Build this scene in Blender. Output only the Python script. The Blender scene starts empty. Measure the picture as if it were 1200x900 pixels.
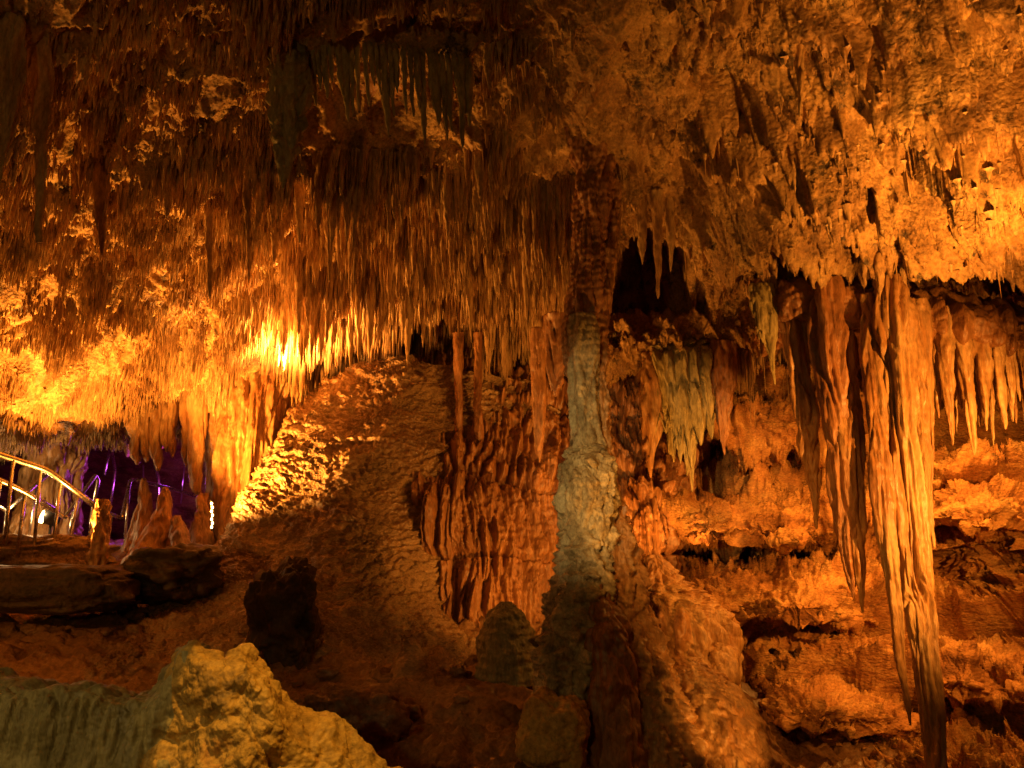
import bpy, math
import numpy as np
from mathutils import Vector
rng = np.random.default_rng(7)
SC = bpy.context.scene
COL = SC.collection

# ------------------------------------------------------------------ camera
F = 950.0; TILT = math.radians(12)
CT, ST = math.cos(TILT), math.sin(TILT)
cam = bpy.data.cameras.new('camera'); camo = bpy.data.objects.new('camera', cam); COL.objects.link(camo)
cam.sensor_width = 36; cam.lens = F / 1200 * 36; cam.clip_start = .05; cam.clip_end = 200
camo.rotation_euler = (math.pi / 2 + TILT, 0, 0)
SC.camera = camo

def W(px, py, Y):
    """world point seen along photo direction px,py at depth Y metres in front of the camera"""
    u = (px - 600) / F; v = (450 - py) / F
    k = Y / (CT - v * ST)
    return np.array([u * k, Y, (ST + v * CT) * k])
def proj(P):
    d = P[:, 1] * CT + P[:, 2] * ST
    v = (-P[:, 1] * ST + P[:, 2] * CT) / d
    return 600 + P[:, 0] / d * F, 450 - v * F
def pxm(px, Y): return px * Y / F

# ------------------------------------------------------------------ noise
_G = np.array([(1,1,0),(-1,1,0),(1,-1,0),(-1,-1,0),(1,0,1),(-1,0,1),(1,0,-1),(-1,0,-1),
               (0,1,1),(0,-1,1),(0,1,-1),(0,-1,-1),(1,1,0),(-1,1,0),(0,-1,1),(0,-1,-1)], dtype=np.float32)
def _h(x, y, z):
    with np.errstate(over='ignore'):
        h = x * np.uint32(374761393) + y * np.uint32(668265263) + z * np.uint32(2147483647)
        h = (h ^ (h >> np.uint32(13))) * np.uint32(1274126177)
        return (h ^ (h >> np.uint32(16))) & np.uint32(15)
def noise(P, seed=0):
    P = np.asarray(P, dtype=np.float64) + seed * 17.31
    I = np.floor(P); f = (P - I).astype(np.float32); I = I.astype(np.int64).astype(np.uint32)
    w = f * f * f * (f * (f * 6 - 15) + 10)
    out = np.zeros(len(P), np.float32)
    for dx in (0, 1):
        wx = w[:, 0] if dx else 1 - w[:, 0]
        for dy in (0, 1):
            wy = w[:, 1] if dy else 1 - w[:, 1]
            for dz in (0, 1):
                wz = w[:, 2] if dz else 1 - w[:, 2]
                g = _G[_h(I[:, 0] + np.uint32(dx), I[:, 1] + np.uint32(dy), I[:, 2] + np.uint32(dz))]
                out += wx * wy * wz * (g[:, 0] * (f[:, 0] - dx) + g[:, 1] * (f[:, 1] - dy) + g[:, 2] * (f[:, 2] - dz))
    return out
def fbm(P, o=4, gain=.5, seed=0):
    a = 1.; s = 0.; P = np.asarray(P, dtype=np.float64)
    for i in range(o):
        s = s + a * noise(P * 2.03 ** i, seed + i * 3); a *= gain
    return s
def billow(P, o=3, gain=.5, seed=0):
    a = 1.; s = 0.
    for i in range(o):
        s = s + a * (np.abs(noise(P * 2.03 ** i, seed + i * 3)) * 2.2 - .5); a *= gain
    return s
def ridged(P, o=4, gain=.55, seed=0):
    P = np.asarray(P, dtype=np.float64); a = 1.; s = 0.; w = 1.
    for i in range(o):
        n = 1 - np.abs(noise(P * 2.07 ** i, seed + i * 3)) * 2.2; n = np.clip(n, -.3, 1); n = n * np.abs(n)
        s = s + a * n * w; w = np.clip(n * 1.6, .25, 1); a *= gain
    return s - .45
def warp(P, f, a, seed=0):
    return P + a * np.stack([noise(P * f, seed), noise(P * f, seed + 51), noise(P * f, seed + 97)], -1)
def sc(P, sx, sy, sz): return P * np.array([sx, sy, sz])

# ------------------------------------------------------------------ objects
def tag(o, label=None, cat=None, group=None, kind=None):
    if label: o['label'] = label
    if cat: o['category'] = cat
    if group: o['group'] = group
    if kind: o['kind'] = kind
    return o
def mesh_np(name, V, Fq, m, parent=None, smooth=True):
    me = bpy.data.meshes.new(name)
    n = len(V); k = Fq.shape[1]; q = len(Fq)
    me.vertices.add(n); me.vertices.foreach_set('co', np.ascontiguousarray(V, dtype=np.float32).ravel())
    me.loops.add(q * k); me.loops.foreach_set('vertex_index', np.ascontiguousarray(Fq, dtype=np.int32).ravel())
    me.polygons.add(q); me.polygons.foreach_set('loop_start', np.arange(0, q * k, k, dtype=np.int32))
    me.polygons.foreach_set('use_smooth', np.full(q, smooth, dtype=bool))
    me.update(calc_edges=True)
    me.materials.append(m)
    o = bpy.data.objects.new(name, me); COL.objects.link(o)
    if parent: o.parent = parent
    return o
def empty(name, label, cat, group=None):
    o = bpy.data.objects.new(name, None); o.empty_display_size = .1; COL.objects.link(o)
    return tag(o, label, cat, group)
def gridq(nr, nc, wrap=False):
    r = np.arange(nr - 1)[:, None]; c = np.arange(nc if wrap else nc - 1)[None, :]
    c2 = (c + 1) % nc
    return np.stack([r * nc + c, r * nc + c2, (r + 1) * nc + c2, (r + 1) * nc + c], -1).reshape(-1, 4)
def catmull(C, n):
    """C [k,...] -> [n,...] through the points"""
    C = np.asarray(C, dtype=float); k = len(C)
    E = np.concatenate([(2 * C[0] - C[1])[None], C, (2 * C[-1] - C[-2])[None]])
    t = np.linspace(0, k - 1, n); i = np.minimum(t.astype(int), k - 2); f = t - i
    f = f.reshape((-1,) + (1,) * (C.ndim - 1))
    p0, p1, p2, p3 = E[i], E[i + 1], E[i + 2], E[i + 3]
    return .5 * (2 * p1 + (p2 - p0) * f + (2 * p0 - 5 * p1 + 4 * p2 - p3) * f ** 2 + (3 * p1 - p0 - 3 * p2 + p3) * f ** 3)
def normals(G):
    du = np.gradient(G, axis=1); dv = np.gradient(G, axis=0)
    N = np.cross(du, dv); L = np.linalg.norm(N, axis=-1, keepdims=True)
    return N / np.maximum(L, 1e-9)
def surf(name, rows, nr, nc, disp, m, parent=None, flip=1):
    """rows: list of rows of (px,py,Y); disp(P,U,V)->metres along the normal towards the viewer"""
    C = np.array([[W(*p) for p in r] for r in rows])
    G = catmull(C, nr); G = np.swapaxes(catmull(np.swapaxes(G, 0, 1), nc), 0, 1)
    N = normals(G)
    U, V = np.meshgrid(np.linspace(0, 1, nc), np.linspace(0, 1, nr))
    view = -G / np.linalg.norm(G, axis=-1, keepdims=True)
    s = np.sign((N * view).sum(-1).mean()); N = N * s
    d = disp(G.reshape(-1, 3), U.ravel(), V.ravel()).reshape(nr, nc, 1)
    G = G + N * d
    return mesh_np(name, G.reshape(-1, 3), gridq(nr, nc), m, parent)
def loftV(pts, ns=32, nr=60, depth=1., fl=(0, 0, 0), rough=(0, 0), ring=(0, 0), rag=0., seed=0, world=False, rz=.45):
    """pts: (px,py,Y,rpx) down the axis of an upright form; returns vertex array + quads"""
    if world: C = np.array(pts, dtype=float)
    else: C = np.array([list(W(a, b, Y)) + [pxm(r, Y)] for a, b, Y, r in pts])
    S = catmull(C, nr); S[:, 3] = np.maximum(S[:, 3], .002)
    th = np.linspace(0, 2 * np.pi, ns, endpoint=False)
    c, s = np.cos(th), np.sin(th)
    X = S[:, None, 0] + S[:, None, 3] * c; Yy = S[:, None, 1] + S[:, None, 3] * s * depth; Z = np.repeat(S[:, None, 2], ns, 1)
    P = np.stack([X, Yy, Z], -1).reshape(-1, 3)
    rad = np.stack([np.tile(c * depth, nr), np.tile(s, nr), np.zeros(nr * ns)], -1)
    rad /= np.linalg.norm(rad, axis=1, keepdims=True)
    R = np.repeat(S[:, 3], ns); v = np.repeat(np.linspace(0, 1, nr), ns)
    d = np.zeros(nr * ns)
    if fl[0]:
        wv = noise(P * np.array([1.5, 1.5, 1.2]), seed + 40) * .12
        Q = P + wv[:, None] * np.array([1, 1, 0])
        b = np.abs(noise(Q * np.array([fl[1], fl[1], fl[2]]), seed)) * 2.2 - .55
        b2 = np.abs(noise(Q * np.array([fl[1] * 2.3, fl[1] * 2.3, fl[2] * 1.4]), seed + 9)) * 2 - .5
        d += fl[0] * (b + .4 * b2) * np.minimum(1, R / (fl[0] * 2.5 + 1e-6))
    if rough[0]:
        d += rough[0] * fbm(P * rough[1] * np.array([1, 1, rz]), 4, .55, seed + 5) * np.minimum(1, R / (rough[0] * 2))
    if ring[0]:
        d += ring[0] * np.sin(P[:, 2] * ring[1] + 3 * noise(P * 4, seed + 2)) * np.minimum(1, R / .03)
    P = P + rad * d[:, None]
    if rag:
        P[:, 2] -= rag * (np.abs(noise(P * np.array([9, 9, 0]), seed + 7)) * 2 - .4) * v ** 2
    Q = gridq(nr, ns, True)
    # end caps
    n = len(P); top = P[:ns].mean(0); bot = P[-ns:].mean(0)
    P = np.vstack([P, top, bot])
    a = np.arange(ns); b = (a + 1) % ns
    capT = np.stack([np.full(ns, n), b, a, a], -1); capB = np.stack([np.full(ns, n + 1), (nr - 1) * ns + a, (nr - 1) * ns + b, (nr - 1) * ns + b], -1)
    T = np.vstack([capT, capB])[:, :3]
    tri = np.vstack([Q[:, [0, 1, 2]], Q[:, [0, 2, 3]], T])
    return P, tri
def loft(name, pts, m, parent=None, **k):
    P, T = loftV(pts, **k); return mesh_np(name, P, T, m, parent)
def join(parts):
    V = []; T = []; n = 0
    for P, t in parts:
        V.append(P); T.append(t + n); n += len(P)
    return np.vstack(V), np.vstack(T)
def rock(name, c, r, m, parent=None, seed=0, rough=.25, n=(70, 100), sq=.75, freq=1.6, fine=.25):
    """a boulder: superellipsoid broken by noise"""
    ph = np.linspace(-np.pi / 2, np.pi / 2, n[0]); th = np.linspace(0, 2 * np.pi, n[1], endpoint=False)
    PH, TH = np.meshgrid(ph, th, indexing='ij')
    f = lambda t, e: np.sign(t) * np.abs(t) ** e
    D = np.stack([f(np.cos(PH), sq) * f(np.cos(TH), sq), f(np.cos(PH), sq) * f(np.sin(TH), sq), f(np.sin(PH), sq)], -1).reshape(-1, 3)
    q = D * freq + seed * 3.7
    k = 1 + rough * fbm(q, 3, .5, seed) + rough * .25 * billow(q * 1.2, 2, .5, seed + 3) + rough * fine * .5 * fbm(q * 6, 4, .55, seed + 6)
    P = D * k[:, None] * np.array(r) + np.array(c)
    return mesh_np(name, P, gridq(n[0], n[1], True), m, parent)
def tubeV(pts, r, ns=10):
    P = [Vector(p) for p in pts]; out = []
    for i, p in enumerate(P):
        d = (P[min(i + 1, len(P) - 1)] - P[max(i - 1, 0)]).normalized()
        a = d.cross(Vector((0.3, 1, .1))).normalized(); b = d.cross(a)
        for k in range(ns):
            t = 2 * math.pi * k / ns; out.append(p + a * r * math.cos(t) + b * r * math.sin(t))
    V = np.array([list(v) for v in out]); Q = gridq(len(P), ns, True)
    T = np.vstack([Q[:, [0, 1, 2]], Q[:, [0, 2, 3]]])
    n = len(V); V = np.vstack([V, V[:ns].mean(0), V[-ns:].mean(0)])
    a = np.arange(ns); b = (a + 1) % ns; o = (len(P) - 1) * ns
    return V, np.vstack([T, np.stack([np.full(ns, n), b, a], -1), np.stack([np.full(ns, n + 1), o + a, o + b], -1)])
def rounded(pts, n=4, f=.18):
    """round the corners of a bent rail"""
    pts = [np.array(p) for p in pts]; out = [pts[0]]
    for i in range(1, len(pts) - 1):
        a, b, c = pts[i - 1], pts[i], pts[i + 1]
        e = min(np.linalg.norm(a - b), np.linalg.norm(c - b)) * f
        p0 = b + (a - b) / np.linalg.norm(a - b) * e; p2 = b + (c - b) / np.linalg.norm(c - b) * e
        for t in np.linspace(0, 1, n): out.append((1 - t) ** 2 * p0 + 2 * t * (1 - t) * b + t * t * p2)
    out.append(pts[-1]); return out

# ------------------------------------------------------------------ materials
def rockmat(name, cols, scale=1.2, rough=.6, bump=.6, fine=28., stretch=(1, 1, 1), dark=None, spec=.35, grain=.55):
    m = bpy.data.materials.new(name); m.use_nodes = True; nt = m.node_tree; N = nt.nodes; L = nt.links
    b = N['Principled BSDF']; tc = N.new('ShaderNodeTexCoord'); mp = N.new('ShaderNodeMapping'); L.new(tc.outputs['Object'], mp.inputs[0])
    mp.inputs['Scale'].default_value = stretch
    n1 = N.new('ShaderNodeTexNoise'); n1.inputs['Scale'].default_value = scale; n1.inputs['Detail'].default_value = 9; n1.inputs['Roughness'].default_value = .65; n1.inputs['Distortion'].default_value = .6
    L.new(mp.outputs[0], n1.inputs['Vector'])
    cr = N.new('ShaderNodeValToRGB'); e = cr.color_ramp.elements
    ps = np.linspace(.3, .7, len(cols))
    e[0].position = ps[0]; e[0].color = (*cols[0], 1); e[1].position = ps[-1]; e[1].color = (*cols[-1], 1)
    for p, c in list(zip(ps, cols))[1:-1]:
        x = e.new(p); x.color = (*c, 1)
    L.new(n1.outputs['Fac'], cr.inputs[0])
    n2 = N.new('ShaderNodeTexNoise'); n2.inputs['Scale'].default_value = fine; n2.inputs['Detail'].default_value = 7; n2.inputs['Roughness'].default_value = .7
    L.new(mp.outputs[0], n2.inputs['Vector'])
    r2 = N.new('ShaderNodeMapRange'); r2.inputs['From Min'].default_value = .3; r2.inputs['From Max'].default_value = .7; r2.inputs['To Min'].default_value = 1 - grain; r2.inputs['To Max'].default_value = 1 + grain * .6
    L.new(n2.outputs['Fac'], r2.inputs['Value'])
    mul = N.new('ShaderNodeMix'); mul.data_type = 'RGBA'; mul.blend_type = 'MULTIPLY'; mul.inputs['Factor'].default_value = 1
    L.new(cr.outputs[0], mul.inputs['A']); L.new(r2.outputs[0], mul.inputs['B'])
    out = mul.outputs['Result']
    if dark:
        n3 = N.new('ShaderNodeTexNoise'); n3.inputs['Scale'].default_value = dark[1]; n3.inputs['Detail'].default_value = 8; n3.inputs['Roughness'].default_value = .7
        L.new(tc.outputs['Object'], n3.inputs['Vector'])
        r3 = N.new('ShaderNodeMapRange'); r3.inputs['From Min'].default_value = dark[2]; r3.inputs['From Max'].default_value = dark[2] + .08
        L.new(n3.outputs['Fac'], r3.inputs['Value'])
        mx = N.new('ShaderNodeMix'); mx.data_type = 'RGBA'; L.new(r3.outputs[0], mx.inputs['Factor']); L.new(out, mx.inputs['A']); mx.inputs['B'].default_value = (*dark[0], 1)
        out = mx.outputs['Result']
    L.new(out, b.inputs['Base Color'])
    rr = N.new('ShaderNodeMapRange'); rr.inputs['To Min'].default_value = rough - .18; rr.inputs['To Max'].default_value = rough + .2
    L.new(n1.outputs['Fac'], rr.inputs['Value']); L.new(rr.outputs[0], b.inputs['Roughness'])
    b.inputs['Specular IOR Level'].default_value = spec
    bp = N.new('ShaderNodeBump'); bp.inputs['Strength'].default_value = bump; bp.inputs['Distance'].default_value = .07
    n5 = N.new('ShaderNodeTexNoise'); n5.inputs['Scale'].default_value = 1.7; n5.inputs['Detail'].default_value = 3; L.new(tc.outputs['Object'], n5.inputs['Vector'])
    r5 = N.new('ShaderNodeMapRange'); r5.inputs['From Min'].default_value = .36; r5.inputs['From Max'].default_value = .64; r5.inputs['To Min'].default_value = bump * .2; r5.inputs['To Max'].default_value = min(1, bump * 1.2)
    L.new(n5.outputs['Fac'], r5.inputs['Value']); L.new(r5.outputs[0], bp.inputs['Strength'])
    ad = N.new('ShaderNodeMath'); ad.operation = 'MULTIPLY_ADD'; ad.inputs[1].default_value = .45
    n4 = N.new('ShaderNodeTexNoise'); n4.inputs['Scale'].default_value = fine * .35; n4.inputs['Detail'].default_value = 5; L.new(mp.outputs[0], n4.inputs['Vector'])
    vo = N.new('ShaderNodeTexVoronoi'); vo.inputs['Scale'].default_value = fine * .8; vo.feature = 'F1'; L.new(mp.outputs[0], vo.inputs['Vector'])
    a2 = N.new('ShaderNodeMath'); a2.operation = 'MULTIPLY_ADD'; a2.inputs[1].default_value = -.28; L.new(vo.outputs['Distance'], a2.inputs[0]); L.new(n4.outputs['Fac'], a2.inputs[2])
    L.new(n2.outputs['Fac'], ad.inputs[0]); L.new(a2.outputs[0], ad.inputs[2])
    L.new(ad.outputs[0], bp.inputs['Height']); L.new(bp.outputs[0], b.inputs['Normal'])
    return m
def plain(name, col, rough=.4, metal=0., emit=None):
    m = bpy.data.materials.new(name); m.use_nodes = True; nt = m.node_tree; b = nt.nodes['Principled BSDF']
    n = nt.nodes.new('ShaderNodeTexNoise'); n.inputs['Scale'].default_value = 30
    r = nt.nodes.new('ShaderNodeMapRange'); r.inputs['To Min'].default_value = rough - .1; r.inputs['To Max'].default_value = rough + .1
    nt.links.new(n.outputs['Fac'], r.inputs['Value']); nt.links.new(r.outputs[0], b.inputs['Roughness'])
    b.inputs['Base Color'].default_value = (*col, 1); b.inputs['Metallic'].default_value = metal
    if emit:
        b.inputs['Emission Color'].default_value = (*emit[0], 1); b.inputs['Emission Strength'].default_value = emit[1]
    return m
M = {
 'ceiling': rockmat('ceiling_rock', [(.1, .05, .02), (.30, .16, .055), (.42, .25, .09), (.5, .33, .13)], 1.6, .6, 1., 26, dark=((.05, .03, .014), 3.2, .56)),  # dark patches: mineral stain, and shadowed pockets put into the colour
 'straw': rockmat('straw_calcite', [(.15, .07, .028), (.36, .2, .08), (.47, .3, .13), (.56, .4, .2)], 2.2, .42, .5, 30, (1, 1, .35)),
 'red': rockmat('red_flowstone', [(.19, .075, .028), (.32, .14, .05), (.42, .21, .08)], 1.8, .4, .7, 26, (1, 1, .3), spec=.55),
 'mound': rockmat('mound_flowstone', [(.2, .1, .04), (.33, .19, .08), (.42, .27, .12)], 1.1, .34, .8, 30, (1, 1, 2.2), spec=.6),
 'grey': rockmat('pale_calcite', [(.10, .075, .04), (.36, .28, .15), (.5, .42, .25), (.58, .5, .32)], 3.2, .45, .8, 28, (1, 1, .6), dark=((.09, .06, .03), 2.6, .58)),
 'cream': rockmat('cream_drapery', [(.16, .12, .05), (.36, .28, .11), (.46, .37, .17)], 2.2, .5, .7, 26, (1, 1, .3)),
 'amber': rockmat('amber_dripstone', [(.14, .05, .018), (.36, .17, .055), (.46, .26, .1), (.54, .36, .16)], 2.4, .4, .7, 24, (1, 1, .25), spec=.55),
 'wall': rockmat('bedded_rock', [(.14, .055, .02), (.36, .16, .05), (.46, .24, .08), (.54, .33, .13)], 1.4, .72, 1., 22, (1, 1, 2.), dark=((.05, .03, .012), 1.8, .6), spec=.2),
 'yellow': rockmat('yellow_limestone', [(.16, .1, .03), (.42, .26, .06), (.5, .33, .09), (.46, .2, .05)], 2.0, .55, .7, 22, dark=((.12, .09, .04), 3.1, .61)),
 'olive': rockmat('olive_flowstone', [(.10, .085, .04), (.28, .24, .11), (.4, .35, .19)], 2.6, .5, .6, 24, (1, 1, .3)),
 'dark': rockmat('dark_boulder', [(.03, .018, .01), (.06, .036, .019), (.1, .06, .03)], 2., .55, .8, 20),
 'stone': rockmat('crusted_stone', [(.15, .1, .05), (.4, .29, .15), (.5, .4, .24)], 4., .6, .8, 24, dark=((.06, .035, .02), 7, .58)),
 'floor': rockmat('floor_rock', [(.14, .065, .025), (.24, .12, .045), (.32, .17, .07)], 1.2, .36, .8, 24, spec=.55),
 'steel': plain('steel_tube', (.62, .6, .55), .28, 1.),
 'iron': plain('lamp_housing', (.05, .05, .05), .5, .6),
 'bulb': plain('lit_lens', (1, .8, .4), .4, 0., ((1, .62, .2), 30.)),
}

# ------------------------------------------------------------------ ceiling (height field through surveyed points)
cp = [(0,-40,5.9),(0,0,6.3),(0,120,7.2),(0,250,8.5),(0,350,9.7),(0,450,11),(0,512,12.2),
      (150,0,6.8),(150,120,7.8),(150,250,9.2),(150,330,10.3),(150,420,11.4),(150,488,12.7),
      (230,480,13.1),(250,440,12.6),
      (300,0,7),(300,130,8.3),(300,250,10),(300,330,11.4),(300,390,12.6),(310,430,13.3),
      (450,0,7.2),(450,120,8.5),(450,200,9.6),(450,290,11.3),(450,360,13),
      (600,0,7.2),(600,120,8.5),(600,190,9.3),(600,290,11),(600,360,13),
      (690,185,9.1),(720,0,7.2),(720,100,8.2),(720,190,9.0),(725,228,9.5),(800,205,9.2),
      (820,0,7),(820,110,7.9),(830,250,9.2),(830,290,9.5),
      (900,0,6.8),(900,100,7.6),(900,200,8.2),(900,285,8.8),(900,325,9.2),
      (1050,0,6.6),(1050,150,7.2),(1050,250,7.9),(1050,325,8.6),
      (1200,0,6.2),(1200,150,6.6),(1200,250,7.4),(1200,335,8.2),(1330,150,6.2),(1330,335,8)]
ctl = [W(*p) for p in cp]
for x, y, z in [(-10,5,3.2),(-10,10,1.9),(-10,13,1.4),(-9,15,2.2),(-5,15.5,2.6),(-7,18,3),(-4,20,3),(-10,20,2.5),(-2,16,3.6),(-1,20,3.6),(1,16,3.7),(2,20,3.6),
                (1.6,11,4.75),(2.4,11.2,4.7),(1.9,12.2,4.1),(2.5,12.4,3.85),(1.6,13.3,3.35),(2.6,13.5,3.25),(3.4,12.6,3.5),(3.6,13.6,3.1),
                (3.3,10.4,3.9),(4.2,9.6,3.8),(5.4,9.4,3.9),(6.6,9.2,3.8),(4.6,10.6,4.2),(6,10.6,4.2),(7.2,10.5,3.9),(5,12,4),(6.5,12,3.9),(4.5,14,3.6),(6.5,14,3.6),(8,14,3.4),(9,10,3),(9.5,6,3.5),
                (0,3,5.6),(-5,3,4.8),(5,3,5.3),(0,-1,5),(-6,-1,4.2),(6,-1,4.5),(-10,0,2.5),(10,0,3),(9,20,3)]:
    ctl.append(np.array([x, y, z], float))
ctl = np.array(ctl)
def tps_fit(P, z, lam=.02):
    n = len(P); D = np.linalg.norm(P[:, None] - P[None], axis=-1); K = D ** 2 * np.log(D + 1e-9) + lam * np.eye(n)
    A = np.hstack([np.ones((n, 1)), P]); Mx = np.block([[K, A], [A.T, np.zeros((3, 3))]])
    return np.linalg.solve(Mx, np.concatenate([z, np.zeros(3)]))
def tps_eval(P, w, Q):
    out = np.empty(len(Q))
    for i in range(0, len(Q), 60000):
        q = Q[i:i + 60000]; D = np.linalg.norm(q[:, None] - P[None], axis=-1)
        out[i:i + 60000] = (D ** 2 * np.log(D + 1e-9)) @ w[:len(P)] + w[len(P)] + q @ w[len(P) + 1:]
    return out
Wt = tps_fit(ctl[:, :2], ctl[:, 2])
CX = np.concatenate([np.arange(-11, -7.5, .05), np.arange(-7.5, 7.2, .0165), np.arange(7.2, 10.5, .05)]); CY = np.concatenate([np.arange(-2, 5, .1), np.arange(5, 13.6, .0175), np.arange(13.6, 14.5, .03), np.arange(14.5, 20, .06)])
gx, gy = np.meshgrid(CX, CY)
Q2 = np.stack([gx.ravel(), gy.ravel()], -1)
lowx = np.linspace(-11, 10.5, 216); lowy = np.linspace(-2, 20, 221)
lz = tps_eval(ctl[:, :2], Wt, np.stack(np.meshgrid(lowx, lowy), -1).reshape(-1, 2)).reshape(221, 216)
def bil(A, xs, ys, x, y):
    fx = np.clip(np.interp(x, xs, np.arange(len(xs))), 0, len(xs) - 1.001); fy = np.clip(np.interp(y, ys, np.arange(len(ys))), 0, len(ys) - 1.001)
    i = fx.astype(int); j = fy.astype(int); a = fx - i; b = fy - j
    return (A[j, i] * (1 - a) + A[j, i + 1] * a) * (1 - b) + (A[j + 1, i] * (1 - a) + A[j + 1, i + 1] * a) * b
Z = bil(lz, lowx, lowy, Q2[:, 0], Q2[:, 1])
P3 = np.stack([Q2[:, 0], Q2[:, 1], np.zeros(len(Q2))], -1)
right = 1 / (1 + np.exp(-(Q2[:, 0] - (1.4 - .15 * (Q2[:, 1] - 9))) * 3))   # right of the column: broken rock
left = 1 - right
big = .22 * fbm(P3 * .55, 2, .5, 1)
Pw = warp(P3, 1.6, .22, 5)
blocks = .22 * ridged(sc(warp(P3, .8, .4, 8), .8, 1.6, 1), 2, .4, 21) + .16 * ridged(sc(Pw, 1.9, 3.8, 1), 5, .62, 25) + .05 * fbm(Pw * 8, 3, .65, 29)
lump = .22 * billow(P3 * .8, 2, .4, 11)
fine_ = .11 * ridged(Pw * 2.3, 5, .6, 31)
Z += big - left * (lump + fine_) - right * blocks
# thin bedding steps across the broken rock
st = noise(sc(P3, .5, .5, 1), 61) * 2 + .9 * noise(sc(P3, 1.5, 1.5, 1), 62) + .35 * noise(sc(P3, 4, 4, 1), 63) + Q2[:, 1] * 1.15
Z += right * (.42 * (1 - st % 1) ** 2 * (.4 + np.clip(noise(P3 * .9, 66) + .5, 0, 1)) + .09 * (1 - (st * 2.7 + noise(P3 * 1.7, 67)) % 1) ** 2)
# pockets and hanging lumps: (px,py,Y,dz,sx,sy)
for px, py, Y, dz, sx, sy in [(848,112,8.0,.95,.40,.24),(1195,128,6.65,1.1,.34,.26),(1175,200,7.1,.6,.2,.16),(1080,226,7.75,.7,.18,.16),(940,165,7.9,.45,.3,.12),(1010,60,7.0,.4,.2,.1),(880,150,8.2,.2,.5,.12),(790,100,7.7,.35,.07,.1),
                              (758,335,12.95,2.3,.62,1.35),(455,22,7.3,-.18,.95,.14),(455,44,7.7,.25,.9,.14),(760,225,9.1,-.2,.28,.18),(690,160,8.8,-.15,.25,.2),
                              (110,320,10.0,-.35,.5,.35),(60,440,11.0,-.3,.6,.35),(240,420,12.0,-.25,.5,.4),(160,400,11.1,.25,.4,.15),(1120,150,7.3,-.25,.35,.25)]:
    c = W(px, py, Y); Z += dz * np.exp(-(((Q2[:, 0] - c[0]) / sx + .35 * noise(P3 * 3, 81)) ** 2 + ((Q2[:, 1] - c[1]) / sy + .35 * noise(P3 * 3, 84)) ** 2) ** (2 if dz > .3 else 1))
Zg = Z.reshape(gx.shape)
ceil_z = lambda x, y: bil(Zg, CX, CY, x, y)
ceil = mesh_np('cave_ceiling', np.stack([Q2[:, 0], Q2[:, 1], Z], -1), gridq(len(CY), len(CX)), M['ceiling'])
tag(ceil, 'rough sloping cave ceiling', kind='structure')

def ceilY(px, py, lo=5.2, hi=14):
    ys = np.linspace(lo, hi, 700); R = np.array([W(px, py, 1.)])[0]
    zz = ceil_z(R[0] * ys, ys); hit = R[2] * ys >= zz
    return float(ys[np.argmax(hit)]) if hit.any() else hi
# ------------------------------------------------------------------ hanging straws and stalactites of the ceiling
def cones(roots, L, R, lean, ns, nr, seed):
    n = len(roots); t = np.linspace(0, 1, nr); th = np.linspace(0, 2 * np.pi, ns, endpoint=False)
    prof = (1 - t) ** .45 * .6 + .4 * (1 - t) + .9 * np.exp(-t * 9) * .5
    prof[-1] = .12
    r = R[:, None] * prof[None] * (1 + .10 * rng.standard_normal((n, nr)))
    tz = t[None] * L[:, None]
    wob = np.cumsum(rng.standard_normal((n, nr, 2)) * .05, 1) * R[:, None, None]
    cx = roots[:, 0, None] + lean[:, 0, None] * tz + wob[..., 0]; cy = roots[:, 1, None] + lean[:, 1, None] * tz + wob[..., 1]; cz = roots[:, 2, None] + .06 - tz
    ph = rng.random(n) * 6.28; ang = th[None, None] + ph[:, None, None]
    rr = r[..., None] * (1 + .14 * rng.standard_normal((n, 1, ns)))
    V = np.stack([cx[..., None] + rr * np.cos(ang), cy[..., None] + rr * np.sin(ang), np.repeat(cz[..., None], ns, -1)], -1).reshape(-1, 3)
    q = gridq(nr, ns, True); Fq = (q[None] + (np.arange(n) * nr * ns)[:, None, None]).reshape(-1, 4)
    return V, Fq
N0 = 1250000
cand = np.stack([rng.uniform(-9.5, 8.5, N0), rng.uniform(5.6, 14.2, N0)], -1)
cz = ceil_z(cand[:, 0], cand[:, 1]); C3 = np.stack([cand[:, 0], cand[:, 1], cz], -1)
px, py = proj(C3)
ok = (px > -140) & (px < 1340) & (py > -120) & (py < 540)
C3, px, py = C3[ok], px[ok], py[ok]
cl = fbm(sc(C3, 1.3, 1.3, 0), 3, .55, 71)           # clusters
cl2 = fbm(sc(C3, 4., 4., 0), 2, .6, 77)
# slope of the ceiling towards low points: straws favour hanging lumps
bump_ = C3[:, 2] - bil(lz, lowx, lowy, C3[:, 0], C3[:, 1])
def zone(px, py, x0, x1, y0, y1, s=25.): 
    return 1 / (1 + np.exp(-(px - x0) / s)) / (1 + np.exp((px - x1) / s)) / (1 + np.exp(-(py - y0) / s)) / (1 + np.exp((py - y1) / s))
zc = zone(px, py, 270, 712, 185, 470, 12); zl = zone(px, py, -200, 330, 215, 560); zt = zone(px, py, -200, 640, -200, 200); zr = zone(px, py, 740, 1400, -200, 420)
zb = zone(px, py, 690, 960, 378, 470, 8) * (C3[:, 1] > 11.6)
dens = .72 * zc + 1.15 * zl + .45 * zt + .15 * zr + .6 * zb
_k = W(692, 190, 9.1)
dens *= 1 - (np.hypot(C3[:, 0] - _k[0], C3[:, 1] - _k[1]) < .42) - ((px > 660) & (px < 722) & (C3[:, 1] < 9.35) & (C3[:, 1] > 8.2) & (np.hypot(C3[:, 0] - _k[0], C3[:, 1] - _k[1]) >= .42))
dens *= 1 - (px > 345) * (px < 565) * (py > 8) * (py < 175) * (C3[:, 1] < ceilY(455, 170) + .1)
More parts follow.
